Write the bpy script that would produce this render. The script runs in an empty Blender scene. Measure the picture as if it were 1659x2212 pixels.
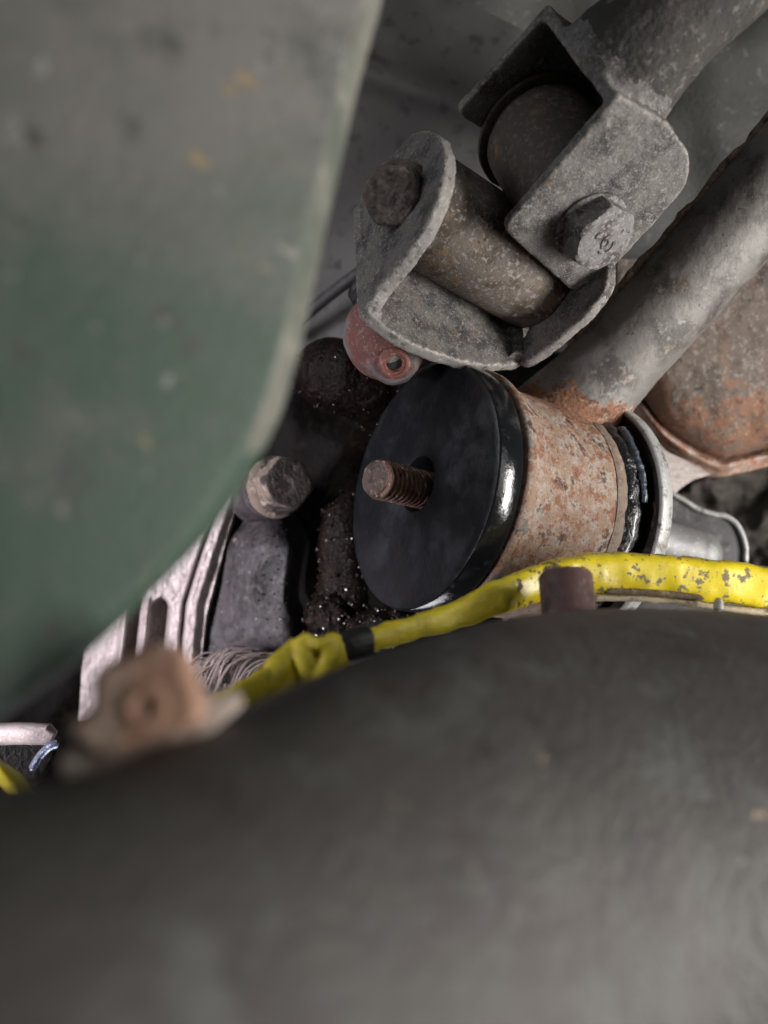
import bpy, bmesh, math, random
import numpy as np
from mathutils import Vector, noise as mnoise
random.seed(3); np.random.seed(3)
C = bpy.context.scene.collection
sc = bpy.context.scene

# ------------------------------------------------------------------ camera, world, lamps, exposure
cam = bpy.data.cameras.new('camera'); camo = bpy.data.objects.new('camera', cam); C.objects.link(camo)
cam.sensor_fit = 'VERTICAL'; cam.sensor_height = 24.0; cam.lens = 19.92
cam.clip_start = 0.002; cam.clip_end = 20
camo.rotation_euler = (math.radians(90), 0, 0)
cam.dof.use_dof = True; cam.dof.focus_distance = 0.285; cam.dof.aperture_fstop = 4.6
sc.camera = camo
w = bpy.data.worlds.new('World'); sc.world = w; w.use_nodes = True
w.node_tree.nodes['Background'].inputs[0].default_value = (0.92, 0.96, 1.0, 1)
w.node_tree.nodes['Background'].inputs[1].default_value = 0.035
sc.view_settings.view_transform = 'Standard'; sc.view_settings.look = 'None'
sc.view_settings.exposure = 0.0; sc.view_settings.gamma = 1.0
sc.render.engine = 'CYCLES'
sc.cycles.max_bounces = 6

def lamp(name, loc, target, size, power, col, spread=None, tall=None):
    l = bpy.data.lights.new(name, 'AREA'); l.energy = power; l.color = col; l.size = size * .01
    if tall: l.shape = 'RECTANGLE'; l.size_y = tall * .01
    else: l.shape = 'DISK'
    if spread: l.spread = math.radians(spread)
    o = bpy.data.objects.new(name, l); C.objects.link(o)
    o.location = Vector(loc) * .01
    o.rotation_euler = (Vector(target) - Vector(loc)).to_track_quat('-Z', 'Y').to_euler()
    return o
lamp('work_lamp', (44, 9, -6), (7, 30, 2), 13, 1.28, (1.0, 0.97, 0.93), 90, 34)        # upright inspection lamp at the right
lamp('soft_lamp', (44, -18, 15), (4, 26, 1), 40, 0.62, (1.0, 0.97, 0.93))
lamp('side_lamp', (-34, 2, -4), (-9, 36, -4), 10, 0.40, (0.97, 0.91, 1.0), 48)
lamp('left_fill', (-26, 20, 23), (0, 30, 7), 18, 0.085, (0.93, 0.95, 1.0), 80)  # unseen dim fill added for the panel, left cheek and disc sheen
lamp('floor_bounce', (-5.5, 47, -42), (1, 29, -3), 24, 0.1, (0.95, 0.93, 1.0), 60)  # unseen lamp added for bounce off the ground, reflected in the disc rim

# ------------------------------------------------------------------ where things stand: u, v read on the photograph, d = distance in cm
F = 1836.0; CX = 829.5; CY = 1106.0
def P(u, v, d): return np.array([(u - CX) / F * d, d, -(v - CY) / F * d])
def unit(a): a = np.array(a, float); return a / np.linalg.norm(a)
def onplane(u, v, p0, n):
    r = P(u, v, 1.0); return r * (np.dot(p0, n) / np.dot(r, n))
def px(p): return (CX + F * p[0] / p[1], CY - F * p[2] / p[1], p[1])

# ------------------------------------------------------------------ geometry helpers (all in cm)
ORIG = {}
def build(name, V, Fc, mat, parent=None, angle=35, mi=None, org=None):
    V = np.asarray(V, float)
    o0 = ORIG[parent.name] if parent is not None else (np.asarray(org) if org is not None else np.array([V[:, 0].mean(), V[:, 1].mean(), V[:, 2].min()]))
    me = bpy.data.meshes.new(name)
    me.from_pydata(((V - o0) * .01).tolist(), [], [list(map(int, f)) for f in Fc])
    for m in (mat if isinstance(mat, (list, tuple)) else [mat]): me.materials.append(m)
    bm = bmesh.new(); bm.from_mesh(me); bmesh.ops.recalc_face_normals(bm, faces=bm.faces); bm.to_mesh(me); bm.free()
    me.polygons.foreach_set('use_smooth', [True] * len(me.polygons))
    if mi is not None: me.polygons.foreach_set('material_index', [int(k) for k in mi])
    if angle: me.set_sharp_from_angle(angle=math.radians(angle))
    o = bpy.data.objects.new(name, me); C.objects.link(o)
    if parent is not None: o.parent = parent
    else: o.location = Vector(o0 * .01)
    ORIG[o.name] = o0
    return o
def tag(o, label, cat, group=None, kind=None):
    o['label'] = label; o['category'] = cat
    if group: o['group'] = group
    if kind: o['kind'] = kind
    return o
def thing(name, label, cat, loc, group=None):
    o = bpy.data.objects.new(name, None); C.objects.link(o); o.location = Vector(np.asarray(loc) * .01)
    o.empty_display_size = .01
    ORIG[o.name] = np.asarray(loc, float)
    return tag(o, label, cat, group)
def frame_of(a):
    a = unit(a); r = np.array([0, 0, 1.0]) if abs(a[2]) < .9 else np.array([1.0, 0, 0])
    u = unit(np.cross(a, r)); return a, u, np.cross(a, u)
def revolve(prof, o, a, n=96, cap0=True, cap1=True, up=None):
    a, u, w = frame_of(a)
    if up is not None: u = unit(np.array(up) - a * np.dot(up, a)); w = np.cross(a, u)
    V = []; Fc = []
    for t, r in prof:
        for k in range(n):
            th = 2 * math.pi * k / n
            V.append(o + a * t + r * (math.cos(th) * u + math.sin(th) * w))
    m = len(prof)
    for i in range(m - 1):
        for k in range(n):
            k2 = (k + 1) % n
            Fc.append((i * n + k, i * n + k2, (i + 1) * n + k2, (i + 1) * n + k))
    if cap0: Fc.append(tuple(range(n))[::-1])
    if cap1: Fc.append(tuple((m - 1) * n + k for k in range(n)))
    return np.array(V), Fc
def ring(prof, o, a, n=96):                       # closed profile (torus-like)
    a, u, w = frame_of(a); V = []; Fc = []; m = len(prof)
    for t, r in prof:
        for k in range(n):
            th = 2 * math.pi * k / n
            V.append(o + a * t + r * (math.cos(th) * u + math.sin(th) * w))
    for i in range(m):
        j = (i + 1) % m
        for k in range(n):
            k2 = (k + 1) % n
            Fc.append((i * n + k, i * n + k2, j * n + k2, j * n + k))
    return np.array(V), Fc
def smooth_path(pts, sub=6):
    pts = np.array(pts, float); n = len(pts); out = []
    for i in range(n - 1):
        p0, p1, p2, p3 = pts[max(i - 1, 0)], pts[i], pts[i + 1], pts[min(i + 2, n - 1)]
        for k in range(sub):
            t = k / sub
            out.append(.5 * ((2 * p1) + (-p0 + p2) * t + (2 * p0 - 5 * p1 + 4 * p2 - p3) * t * t + (-p0 + 3 * p1 - 3 * p2 + p3) * t ** 3))
    out.append(pts[-1]); return np.array(out)
def sweep(pts, rad, n=20, flat=None, up=None, cap=True, sq=1.0):
    """tube along pts; rad number or list; flat = second half-axis (along the view) if the section is not round"""
    pts = np.asarray(pts, float); m = len(pts)
    rad = np.full(m, rad) if np.isscalar(rad) else np.asarray(rad, float)
    fl = rad if flat is None else (np.full(m, flat) if np.isscalar(flat) else np.asarray(flat, float))
    V = []; Fc = []; T = np.gradient(pts, axis=0)
    ref = np.array([0, 0, 1.0]) if up is None else np.array(up, float)
    for i in range(m):
        t = unit(T[i]); s = np.cross(t, ref)
        if np.linalg.norm(s) < 1e-3: s = np.cross(t, [1, 0.3, 0])
        s = unit(s); q = np.cross(s, t)
        for k in range(n):
            th = 2 * math.pi * k / n; c_, s_ = math.cos(th), math.sin(th)
            if sq != 1.0:
                c_ = math.copysign(abs(c_) ** sq, c_); s_ = math.copysign(abs(s_) ** sq, s_)
            V.append(pts[i] + q * rad[i] * c_ + s * fl[i] * s_)
    for i in range(m - 1):
        for k in range(n):
            k2 = (k + 1) % n
            Fc.append((i * n + k, i * n + k2, (i + 1) * n + k2, (i + 1) * n + k))
    if cap: Fc.append(tuple(range(n))[::-1]); Fc.append(tuple((m - 1) * n + k for k in range(n)))
    return np.array(V), Fc
def fillet(pts, r, seg=5):
    """round every corner of a closed outline (points in a plane in space); r number or list"""
    n = len(pts); out = []
    r = [r] * n if np.isscalar(r) else r
    for i in range(n):
        p, a, b = pts[i], pts[i - 1], pts[(i + 1) % n]
        da, db = a - p, b - p; la, lb = np.linalg.norm(da), np.linalg.norm(db)
        k = min(r[i], la * .48, lb * .48)
        if k < .01: out.append(p); continue
        s, e = p + da / la * k, p + db / lb * k
        for j in range(seg + 1):
            t = j / seg; out.append((1 - t) ** 2 * s + 2 * t * (1 - t) * p + t * t * e)
    return out
def plate(pts, n, th, bev=.05, seg=2):
    """outline pts, thickened along n by th, edges rounded"""
    pts = [np.asarray(p) for p in pts]; n = np.asarray(n, float); k = len(pts)
    bm = bmesh.new()
    a = [bm.verts.new(p) for p in pts]; b = [bm.verts.new(p + n * th) for p in pts]
    fs = [bm.faces.new(a[::-1]), bm.faces.new(b)]
    for i in range(k):
        j = (i + 1) % k; fs.append(bm.faces.new((a[i], a[j], b[j], b[i])))
    bmesh.ops.recalc_face_normals(bm, faces=bm.faces)
    if bev:
        ed = [e for f in fs[:2] for e in f.edges]
        bmesh.ops.bevel(bm, geom=ed, offset=bev, segments=seg, affect='EDGES', profile=.5, clamp_overlap=True)
    bmesh.ops.triangulate(bm, faces=[f for f in bm.faces if len(f.verts) > 4])
    bm.verts.index_update()
    V = np.array([v.co[:] for v in bm.verts]); Fc = [tuple(v.index for v in f.verts) for f in bm.faces]
    bm.free(); return V, Fc
def plate_px(uv, p0, n, th, r=.2, bev=.05, seg=2):
    return plate(fillet([onplane(u, v, p0, n) for u, v in uv], r), n, th, bev, seg)
def join(*ms):
    V = []; Fc = []; k = 0
    for v, f in ms:
        V.append(np.asarray(v)); Fc += [tuple(i + k for i in g) for g in f]; k += len(v)
    return np.concatenate(V), Fc
def fnoise(p, s, octv=4, off=0.0):
    return mnoise.fractal(Vector((p[0] * s + off, p[1] * s + off * .7, p[2] * s - off)), .6, 2.1, octv)
def displace(V, Fc, layers):
    me = bpy.data.meshes.new('tmp'); me.from_pydata(V.tolist(), [], Fc); me.update()
    N = np.zeros(len(V) * 3); me.vertices.foreach_get('normal', N); N = N.reshape(-1, 3); bpy.data.meshes.remove(me)
    D = np.array([sum(amp * fnoise(p, s, 3, off) for amp, s, off in layers) for p in V])
    return V + N * D[:, None]
def fuse(meshes, voxel=.06, smooth=4, layers=()):
    """weld several closed solids into one skin, soften the joints, add an uneven surface"""
    V, Fc = join(*meshes)
    me = bpy.data.meshes.new('tmp'); me.from_pydata(V.tolist(), [], Fc); me.update()
    o = bpy.data.objects.new('tmp', me); C.objects.link(o)
    bm = bmesh.new(); bm.from_mesh(me); bmesh.ops.recalc_face_normals(bm, faces=bm.faces); bm.to_mesh(me); bm.free()
    m = o.modifiers.new('r', 'REMESH'); m.mode = 'VOXEL'; m.voxel_size = voxel; m.adaptivity = 0
    s = o.modifiers.new('s', 'SMOOTH'); s.iterations = smooth; s.factor = .5
    dg = bpy.context.evaluated_depsgraph_get(); e = o.evaluated_get(dg).to_mesh()
    n = len(e.vertices); A = np.zeros(n * 3); e.vertices.foreach_get('co', A); A = A.reshape(-1, 3)
    N = np.zeros(n * 3); e.vertices.foreach_get('normal', N); N = N.reshape(-1, 3)
    Fc = [tuple(p.vertices) for p in e.polygons]
    o.evaluated_get(dg).to_mesh_clear(); bpy.data.objects.remove(o); bpy.data.meshes.remove(me)
    if layers:
        D = np.array([sum(amp * fnoise(p, sca, 2, off) for amp, sca, off in layers) for p in A]); A = A + N * D[:, None]
    return A, Fc
def interp(poly, v):
    ys = [p[1] for p in poly]; return float(np.interp(v, ys, [p[0] for p in poly]))
def relief(L, R, v0, v1, nu, nv, depth, back=2.0):
    """solid slab between the outlines L and R (u against v) whose front face follows depth(u, v, s, t), with a back and sides"""
    V = []; Fc = []
    for j in range(nv + 1):
        t = j / nv; v = v0 + (v1 - v0) * t; a, b = interp(L, v), interp(R, v)
        for i in range(nu + 1):
            s = i / nu; u = a + (b - a) * s; V.append(P(u, v, depth(u, v, s, t)))
    n0 = len(V); W = nu + 1
    for j in range(nv):
        for i in range(nu): Fc.append((j * W + i, j * W + i + 1, (j + 1) * W + i + 1, (j + 1) * W + i))
    rim = [i for i in range(W)] + [j * W + nu for j in range(1, nv + 1)] + [nv * W + i for i in range(nu - 1, -1, -1)] + [j * W for j in range(nv - 1, 0, -1)]
    for i in rim:
        p = V[i].copy(); p[1] += back; V.append(p)
    k = len(rim)
    for i in range(k):
        j = (i + 1) % k; Fc.append((rim[i], rim[j], n0 + j, n0 + i))
    Fc.append(tuple(n0 + i for i in range(k)))
    return np.array(V), Fc
def sm(x, a, b):
    t = min(1, max(0, (x - a) / (b - a))); return t * t * (3 - 2 * t)
def hexhead(o, a, af, h, ch=.12, up=(0, 0, 1)):
    """hexagonal bolt head: base at o, axis a, size across flats, chamfered top"""
    a = unit(a); u = unit(np.array(up) - a * np.dot(up, a)); w = np.cross(a, u); R = af / math.sqrt(3)
    def hexr(th): return af / 2 / math.cos(((th + math.pi / 6) % (math.pi / 3)) - math.pi / 6)
    n = 72; V = []; Fc = []
    rows = [(0, 1, 9), (h - ch * 1.4, 1, 9), (h - ch * .5, 1, af * .54), (h - ch * .1, 1, af * .50), (h, 1, af * .46)]
    for t, _, cap in rows:
        for k in range(n):
            th = 2 * math.pi * k / n; r = min(hexr(th), cap); V.append(o + a * t + r * (math.cos(th) * u + math.sin(th) * w))
    for i in range(len(rows) - 1):
        for k in range(n):
            k2 = (k + 1) % n; Fc.append((i * n + k, i * n + k2, (i + 1) * n + k2, (i + 1) * n + k))
    Fc.append(tuple(range(n))[::-1]); Fc.append(tuple((len(rows) - 1) * n + k for k in range(n)))
    return np.array(V), Fc

# ------------------------------------------------------------------ materials
def M(name, base, layers=(), rough=.7, metal=0.0, bump=(), spec=.5, wear=None, coat=0.0, seed=0.0, rvar=None, zgrad=None):
    """layers: (colour, scale per cm, lo, hi, detail, rough or None, stretch or None); bump: (scale per cm, strength)"""
    m = bpy.data.materials.new(name); m.use_nodes = True; nt = m.node_tree; N = nt.nodes; Lk = nt.links
    b = N['Principled BSDF']; b.inputs['Metallic'].default_value = metal; b.inputs['Specular IOR Level'].default_value = spec
    b.inputs['Coat Weight'].default_value = coat; b.inputs['Coat Roughness'].default_value = .12
    tc = N.new('ShaderNodeTexCoord'); sx = N.new('ShaderNodeVectorMath'); sx.operation = 'MULTIPLY_ADD'
    sx.inputs[1].default_value = (100, 100, 100); sx.inputs[2].default_value = (seed, seed * 1.7, -seed)
    Lk.new(tc.outputs['Object'], sx.inputs[0]); vec = sx.outputs[0]
    def tex(s, det, st=None, ro=.6):
        t = N.new('ShaderNodeTexNoise'); t.inputs['Scale'].default_value = s; t.inputs['Detail'].default_value = det; t.inputs['Roughness'].default_value = ro
        v = vec
        if st:
            q = N.new('ShaderNodeVectorMath'); q.operation = 'MULTIPLY'; q.inputs[1].default_value = st; Lk.new(vec, q.inputs[0]); v = q.outputs[0]
        Lk.new(v, t.inputs['Vector']); return t.outputs['Fac']
    def rng(src, lo, hi):
        r = N.new('ShaderNodeMapRange'); r.interpolation_type = 'SMOOTHSTEP'; r.inputs['From Min'].default_value = lo; r.inputs['From Max'].default_value = hi
        Lk.new(src, r.inputs['Value']); return r.outputs['Result']
    col = None; rg = None
    c0 = N.new('ShaderNodeRGB'); c0.outputs[0].default_value = (*base, 1); col = c0.outputs[0]
    r0 = N.new('ShaderNodeValue'); r0.outputs[0].default_value = rough; rg = r0.outputs[0]
    if zgrad:                                                  # a film of dust that thins out along the piece
        c, lo, hi = zgrad; sp = N.new('ShaderNodeSeparateXYZ'); Lk.new(vec, sp.inputs[0])
        ad = N.new('ShaderNodeMath'); ad.operation = 'MULTIPLY_ADD'; Lk.new(tex(.35, 4), ad.inputs[0]); ad.inputs[1].default_value = (hi - lo) * 1.4; Lk.new(sp.outputs[2], ad.inputs[2])
        f = rng(ad.outputs[0], lo + (hi - lo) * .7, hi + (hi - lo) * .7)
        mx = N.new('ShaderNodeMix'); mx.data_type = 'RGBA'; Lk.new(f, mx.inputs[0]); Lk.new(col, mx.inputs[6]); mx.inputs[7].default_value = (*c, 1); col = mx.outputs[2]
    for Ly in layers:
        Ly = tuple(Ly) + (None,) * (7 - len(Ly)); c, s, lo, hi, det, rr, st = Ly
        f = rng(tex(s, det or 5, st), lo, hi)
        mx = N.new('ShaderNodeMix'); mx.data_type = 'RGBA'; Lk.new(f, mx.inputs[0]); Lk.new(col, mx.inputs[6]); mx.inputs[7].default_value = (*c, 1); col = mx.outputs[2]
        if rr is not None:
            m2 = N.new('ShaderNodeMix'); Lk.new(f, m2.inputs[0]); Lk.new(rg, m2.inputs[2]); m2.inputs[3].default_value = rr; rg = m2.outputs[0]
    if wear:                                                   # paint and dirt rubbed off the raised edges
        c, lo, hi = wear; g = N.new('ShaderNodeNewGeometry'); f = rng(g.outputs['Pointiness'], lo, hi)
        mm = N.new('ShaderNodeMath'); mm.operation = 'MULTIPLY'; Lk.new(f, mm.inputs[0]); Lk.new(rng(tex(5, 4), .35, .6), mm.inputs[1])
        mx = N.new('ShaderNodeMix'); mx.data_type = 'RGBA'; Lk.new(mm.outputs[0], mx.inputs[0]); Lk.new(col, mx.inputs[6]); mx.inputs[7].default_value = (*c, 1); col = mx.outputs[2]
    if rvar:
        s, amt = rvar; f = tex(s, 5); mr = N.new('ShaderNodeMapRange'); mr.inputs['From Min'].default_value = .3; mr.inputs['From Max'].default_value = .7
        mr.inputs['To Min'].default_value = -amt; mr.inputs['To Max'].default_value = amt; Lk.new(f, mr.inputs['Value'])
        ad = N.new('ShaderNodeMath'); ad.operation = 'ADD'; ad.use_clamp = True; Lk.new(rg, ad.inputs[0]); Lk.new(mr.outputs[0], ad.inputs[1]); rg = ad.outputs[0]
    Lk.new(col, b.inputs['Base Color']); Lk.new(rg, b.inputs['Roughness'])
    prev = None
    for s, st in bump:
        bn = N.new('ShaderNodeBump'); bn.inputs['Strength'].default_value = st; bn.inputs['Distance'].default_value = .01 / s
        Lk.new(tex(s, 4, ro=.65), bn.inputs['Height'])
        if prev: Lk.new(prev, bn.inputs['Normal'])
        prev = bn.outputs[0]
    if prev: Lk.new(prev, b.inputs['Normal'])
    return m

GREY = [((.028, .027, .027), 1.1, .42, .62, 6), ((.185, .165, .15), 7, .54, .68, 6), ((.11, .07, .045), 1.9, .58, .72, 6), ((.27, .255, .24), 24, .56, .70, 4), ((.02, .018, .017), 9, .62, .70, 5)]
m_bracket = M('weathered_steel', (.098, .089, .082), GREY, rough=.72, metal=.15, bump=((11, .45), (38, .35)), wear=((.33, .30, .275), .505, .55))
m_bracketedge = M('lit_steel_edge', (.20, .185, .172), [((.09, .08, .073), 3, .52, .66, 6), ((.30, .28, .265), 9, .54, .68, 5)], rough=.68, metal=.15, bump=((11, .4), (38, .3)), seed=5)  # lighter edge colour carries the light caught by the plate's thickness
m_bracket2 = M('weathered_steel_pale', (.118, .110, .103), [((.036, .033, .031), .8, .44, .62, 7), ((.20, .185, .175), 6, .52, .68, 6), ((.13, .085, .05), 1.6, .60, .72, 6), ((.30, .285, .275), 24, .54, .70, 4), ((.03, .027, .025), 9, .62, .70, 5)],
               rough=.7, metal=.15, bump=((10, .4), (36, .3)), wear=((.29, .255, .225), .508, .555), seed=47)
m_sleeve_brown = M('brown_steel', (.12, .10, .085), [((.055, .038, .026), .9, .45, .62, 6), ((.24, .215, .195), 6, .52, .66, 6), ((.16, .10, .05), 1.4, .56, .70, 5), ((.03, .026, .024), 8, .60, .68, 5)], rough=.66, metal=.2, bump=((12, .35), (40, .25)), seed=9)
m_dark_sleeve = M('dark_bush_steel', (.05, .039, .031), [((.11, .083, .062), 5, .5, .68, 6), ((.15, .085, .045), 1.5, .56, .72, 5), ((.16, .14, .12), 14, .64, .72, 4)], rough=.75, bump=((10, .4), (34, .3)), seed=2)
m_rust = M('orange_rust', (.215, .142, .100), [((.285, .245, .215), 1.7, .46, .60, 8), ((.165, .068, .036), 2.2, .50, .61, 8), ((.30, .18, .115), 6, .54, .66, 6), ((.048, .024, .016), 1.7, .56, .67, 8), ((.36, .32, .29), 14, .61, .70, 5), ((.08, .036, .022), 9, .57, .66, 6)], rough=.74, metal=.1, bump=((8, .5), (26, .5)), wear=((.40, .27, .17), .52, .58), seed=1)
m_rustdeep = M('deep_rust', (.19, .085, .045), [((.28, .20, .15), 2.4, .52, .64, 8), ((.10, .038, .022), 2.6, .50, .62, 8), ((.30, .15, .08), 7, .56, .68, 6), ((.045, .022, .016), 4, .58, .67, 7)], rough=.78, bump=((7, .6), (24, .5)), seed=1)
m_arm = M('dusty_arm_steel', (.150, .138, .127), [((.06, .053, .047), .75, .46, .62, 6), ((.17, .12, .08), 1.5, .60, .72, 6), ((.19, .18, .168), 3, .54, .70, 6), ((.25, .238, .225), 22, .60, .72, 4), ((.05, .045, .04), 5, .62, .70, 6)], rough=.55, metal=.2, bump=((9, .2), (32, .3)), wear=((.3, .27, .25), .53, .6), seed=12)
m_lip = M('rusty_tan_lip', (.17, .125, .095), [((.09, .055, .035), 2.5, .5, .64, 7), ((.27, .22, .18), 5, .54, .68, 6)], rough=.75, bump=((9, .5), (26, .4)), seed=44)
m_crust = M('weld_crust', (.13, .09, .062), [((.28, .2, .13), 3, .5, .62, 6), ((.03, .025, .022), 4, .54, .64, 6)], rough=.85, bump=((8, .8), (25, .6)), seed=3)
m_poly = M('black_polyurethane', (.0055, .006, .0072), [((.011, .012, .015), .7, .48, .70, 6, .5), ((.015, .015, .016), 6, .62, .78, 6, .55), ((.016, .017, .019), .4, .54, .70, 7, .55)], rough=.38, bump=((1.2, .08), (30, .04)), spec=.32, rvar=(1.1, .10))
m_polyedge = M('black_polyurethane_edge', (.006, .0065, .0075), [((.015, .017, .02), 3, .58, .7, 6, .30)], rough=.14, bump=((2, .06), (20, .05)), spec=.6)
m_stud = M('rusty_thread', (.105, .055, .038), [((.10, .05, .032), 3, .46, .6, 6), ((.26, .215, .18), 5, .56, .68, 5), ((.03, .022, .018), 4, .56, .64, 6)], rough=.48, metal=.45, bump=((18, .4),), wear=((.48, .40, .33), .54, .64), seed=5)
m_studtip = M('dirty_stud_end', (.075, .05, .04), [((.16, .125, .105), 5, .5, .66, 6), ((.03, .022, .018), 3, .52, .66, 6)], rough=.75, bump=((9, .8), (26, .5)), seed=9)
m_bolt = M('dirty_bolt', (.155, .145, .145), [((.065, .05, .044), 1.5, .46, .60, 6), ((.25, .24, .24), 8, .5, .64, 5), ((.05, .03, .025), 5, .6, .68, 5)], rough=.78, metal=.1, bump=((11, .5), (34, .45)), seed=6)
m_bolt_brown = M('brown_bolt', (.13, .10, .085), [((.22, .18, .155), 3.5, .5, .64, 6), ((.06, .046, .04), 3, .52, .68, 6)], rough=.85, bump=((7, .8), (22, .6)), seed=7)
m_mark = M('stamped_mark', (.05, .045, .045), rough=.8)
m_washer = M('zinc_washer', (.36, .36, .35), [((.10, .085, .075), 1.6, .5, .64, 6), ((.46, .46, .45), 5, .52, .66, 5), ((.2, .12, .08), 2.6, .6, .7, 6)], rough=.5, metal=.4, bump=((14, .3),), seed=8)
m_washer_in = M('dark_washer_face', (.030, .024, .021), [((.085, .068, .058), 2.4, .5, .66, 6), ((.009, .008, .008), 1.8, .52, .62, 6)], rough=.55, bump=((7, .4),), seed=8)  # dished inner face, darker than the rim
m_grease = M('blue_grease', (.045, .06, .08), [((.10, .13, .17), 3, .5, .66, 4)], rough=.10, bump=((3.5, .5),), spec=.8, coat=.6)
m_blackbush = M('wet_black_bush', (.006, .006, .007), rough=.10, bump=((4, .5), (1.5, .3)), spec=.8, coat=.5)
m_red = M('red_primer', (.125, .045, .035), [((.125, .112, .112), .8, .43, .57, 7), ((.22, .11, .09), 4, .54, .68, 6), ((.06, .03, .026), 5, .60, .70, 6), ((.27, .245, .24), 14, .60, .7, 4)], rough=.72, bump=((11, .3), (35, .25)), seed=24)
m_redring = M('red_rubber_plug', (.125, .042, .031), [((.24, .115, .085), 5, .52, .66, 5), ((.10, .04, .03), 4, .6, .7, 5)], rough=.6, bump=((14, .3),), seed=2)
m_black = M('black_hollow', (.006, .005, .005), rough=.8)
m_oil = M('oily_black_iron', (.003, .0026, .0023), [((.009, .007, .0055), 2, .5, .66, 6, .5), ((.10, .085, .075), 14, .72, .76, 3, .7)], rough=.4, bump=((6, .4),), spec=.05, rvar=(4, .10), seed=3)
m_oilbrown = M('oily_brown_iron', (.0065, .004, .003), [((.018, .010, .007), 3, .50, .66, 6), ((.003, .0024, .002), 2, .52, .66, 5)], rough=.3, bump=((6, .7),), spec=.12, rvar=(5, .08), seed=13)
m_dustblack = M('dusty_black_casting', (.034, .029, .031), [((.010, .009, .009), 1.0, .46, .60, 7), ((.058, .050, .052), 2.4, .52, .68, 7), ((.012, .010, .010), 4, .56, .66, 7), ((.30, .24, .18), 1.25, .68, .73, 6), ((.03, .026, .028), 5, .60, .68, 6), ((.36, .29, .2), 9, .69, .73, 3)], rough=.68, bump=((5, .22), (24, .6)), seed=5, rvar=(3, .15))
m_alu = M('dusty_aluminium', (.30, .26, .25), [((.22, .185, .175), 1.4, .48, .64, 6), ((.19, .155, .14), 3.5, .58, .70, 6), ((.42, .37, .36), 6, .56, .68, 5)], rough=.6, metal=.25, bump=((12, .25), (30, .2)), seed=2)
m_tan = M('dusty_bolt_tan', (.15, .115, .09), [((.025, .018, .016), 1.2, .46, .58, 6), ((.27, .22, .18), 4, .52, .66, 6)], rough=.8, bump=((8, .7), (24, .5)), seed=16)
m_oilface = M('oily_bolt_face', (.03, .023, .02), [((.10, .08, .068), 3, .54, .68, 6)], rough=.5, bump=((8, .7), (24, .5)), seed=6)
m_housing = M('brown_cast_housing', (.115, .088, .072), [((.20, .172, .15), 4, .5, .66, 7), ((.055, .042, .035), 2.2, .54, .68, 7), ((.17, .09, .055), .7, .58, .70, 7), ((.30, .27, .25), 10, .60, .72, 5)], rough=.8, bump=((8, .35), (26, .4)), seed=11)
m_houserust = M('orange_cast_housing', (.185, .092, .055), [((.13, .095, .075), 1.4, .48, .60, 7), ((.33, .18, .115), 5, .54, .68, 6), ((.085, .042, .028), 3, .57, .68, 7), ((.36, .31, .28), 9, .62, .72, 5)], rough=.8, bump=((8, .4), (26, .4)), seed=11)
m_rustpale = M('pale_rust', (.33, .20, .145), [((.42, .33, .28), 1.5, .48, .62, 6), ((.33, .12, .055), 2.4, .54, .66, 6), ((.6, .52, .46), 6, .58, .7, 5)], rough=.75, bump=((9, .4), (28, .3)), seed=14)
m_paleweb = M('pale_steel_web', (.30, .26, .245), [((.20, .165, .15), 2, .48, .66, 6, None, (1, 1, 4)), ((.42, .38, .36), 5, .55, .7, 5)], rough=.65, metal=.2, bump=((12, .25),), seed=3)
m_dullgrey = M('dull_dark_plate', (.060, .058, .060), [((.11, .105, .105), 2, .5, .68, 6), ((.03, .028, .029), 1.4, .54, .68, 5)], rough=.6, metal=.2, bump=((12, .3),), seed=7)
m_brightgrey = M('bright_worn_steel', (.20, .198, .20), [((.20, .195, .19), 1.6, .48, .64, 6, None, (.4, 1, 2)), ((.36, .345, .33), 4, .56, .68, 6)], rough=.5, metal=.4, bump=((10, .25), (30, .2)), seed=4)
m_yellow = M('yellow_paint', (.62, .49, .018), [((.50, .39, .02), 1.0, .5, .7, 5), ((.14, .115, .05), 1.5, .555, .595, 10, .75), ((.12, .10, .05), 4.5, .60, .63, 8, .75)], rough=.30, bump=((14, .10), (3, .06)), spec=.5, seed=30)
m_yellowdull = M('dull_yellow_paint', (.66, .54, .03), [((.48, .40, .04), 1.2, .5, .68, 6)], rough=.45, bump=((4, .3),), seed=3)
m_slot = M('slot_brown', (.10, .065, .03), [((.2, .15, .08), 4, .5, .65, 5)], rough=.8, bump=((9, .5),))
m_tanedge = M('tan_chipped_edge', (.42, .34, .22), [((.18, .14, .09), 3, .52, .66, 6), ((.66, .58, .42), 5, .56, .68, 5)], rough=.7, bump=((10, .5),))
m_tape = M('black_tape', (.012, .012, .013), rough=.5, bump=((6, .3),))
m_redspacer = M('red_brown_spacer', (.105, .056, .05), [((.05, .03, .028), 1.6, .5, .66, 5), ((.16, .10, .09), 4, .55, .7, 5)], rough=.6, bump=((10, .25),), seed=2)
m_green = M('green_grey_paint', (.050, .086, .060), [((.105, .11, .098), .34, .50, .64, 4), ((.062, .070, .060), .55, .56, .70, 4), ((.065, .058, .052), 1.5, .63, .70, 4), ((.26, .255, .24), 1.7, .64, .73, 4), ((.30, .22, .10), .95, .665, .71, 3)], zgrad=((.170, .161, .15), -37.3, -31.5), rough=.62, bump=((5, .2),), seed=42)
m_railedge = M('lit_rail_edge', (.185, .182, .155), [((.10, .115, .09), .6, .45, .62, 5), ((.27, .26, .215), .9, .56, .68, 5), ((.12, .095, .07), 2.2, .58, .68, 5)], rough=.6, bump=((6, .3),), seed=4)  # pale side colour puts the lit strip along the rail into paint
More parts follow.
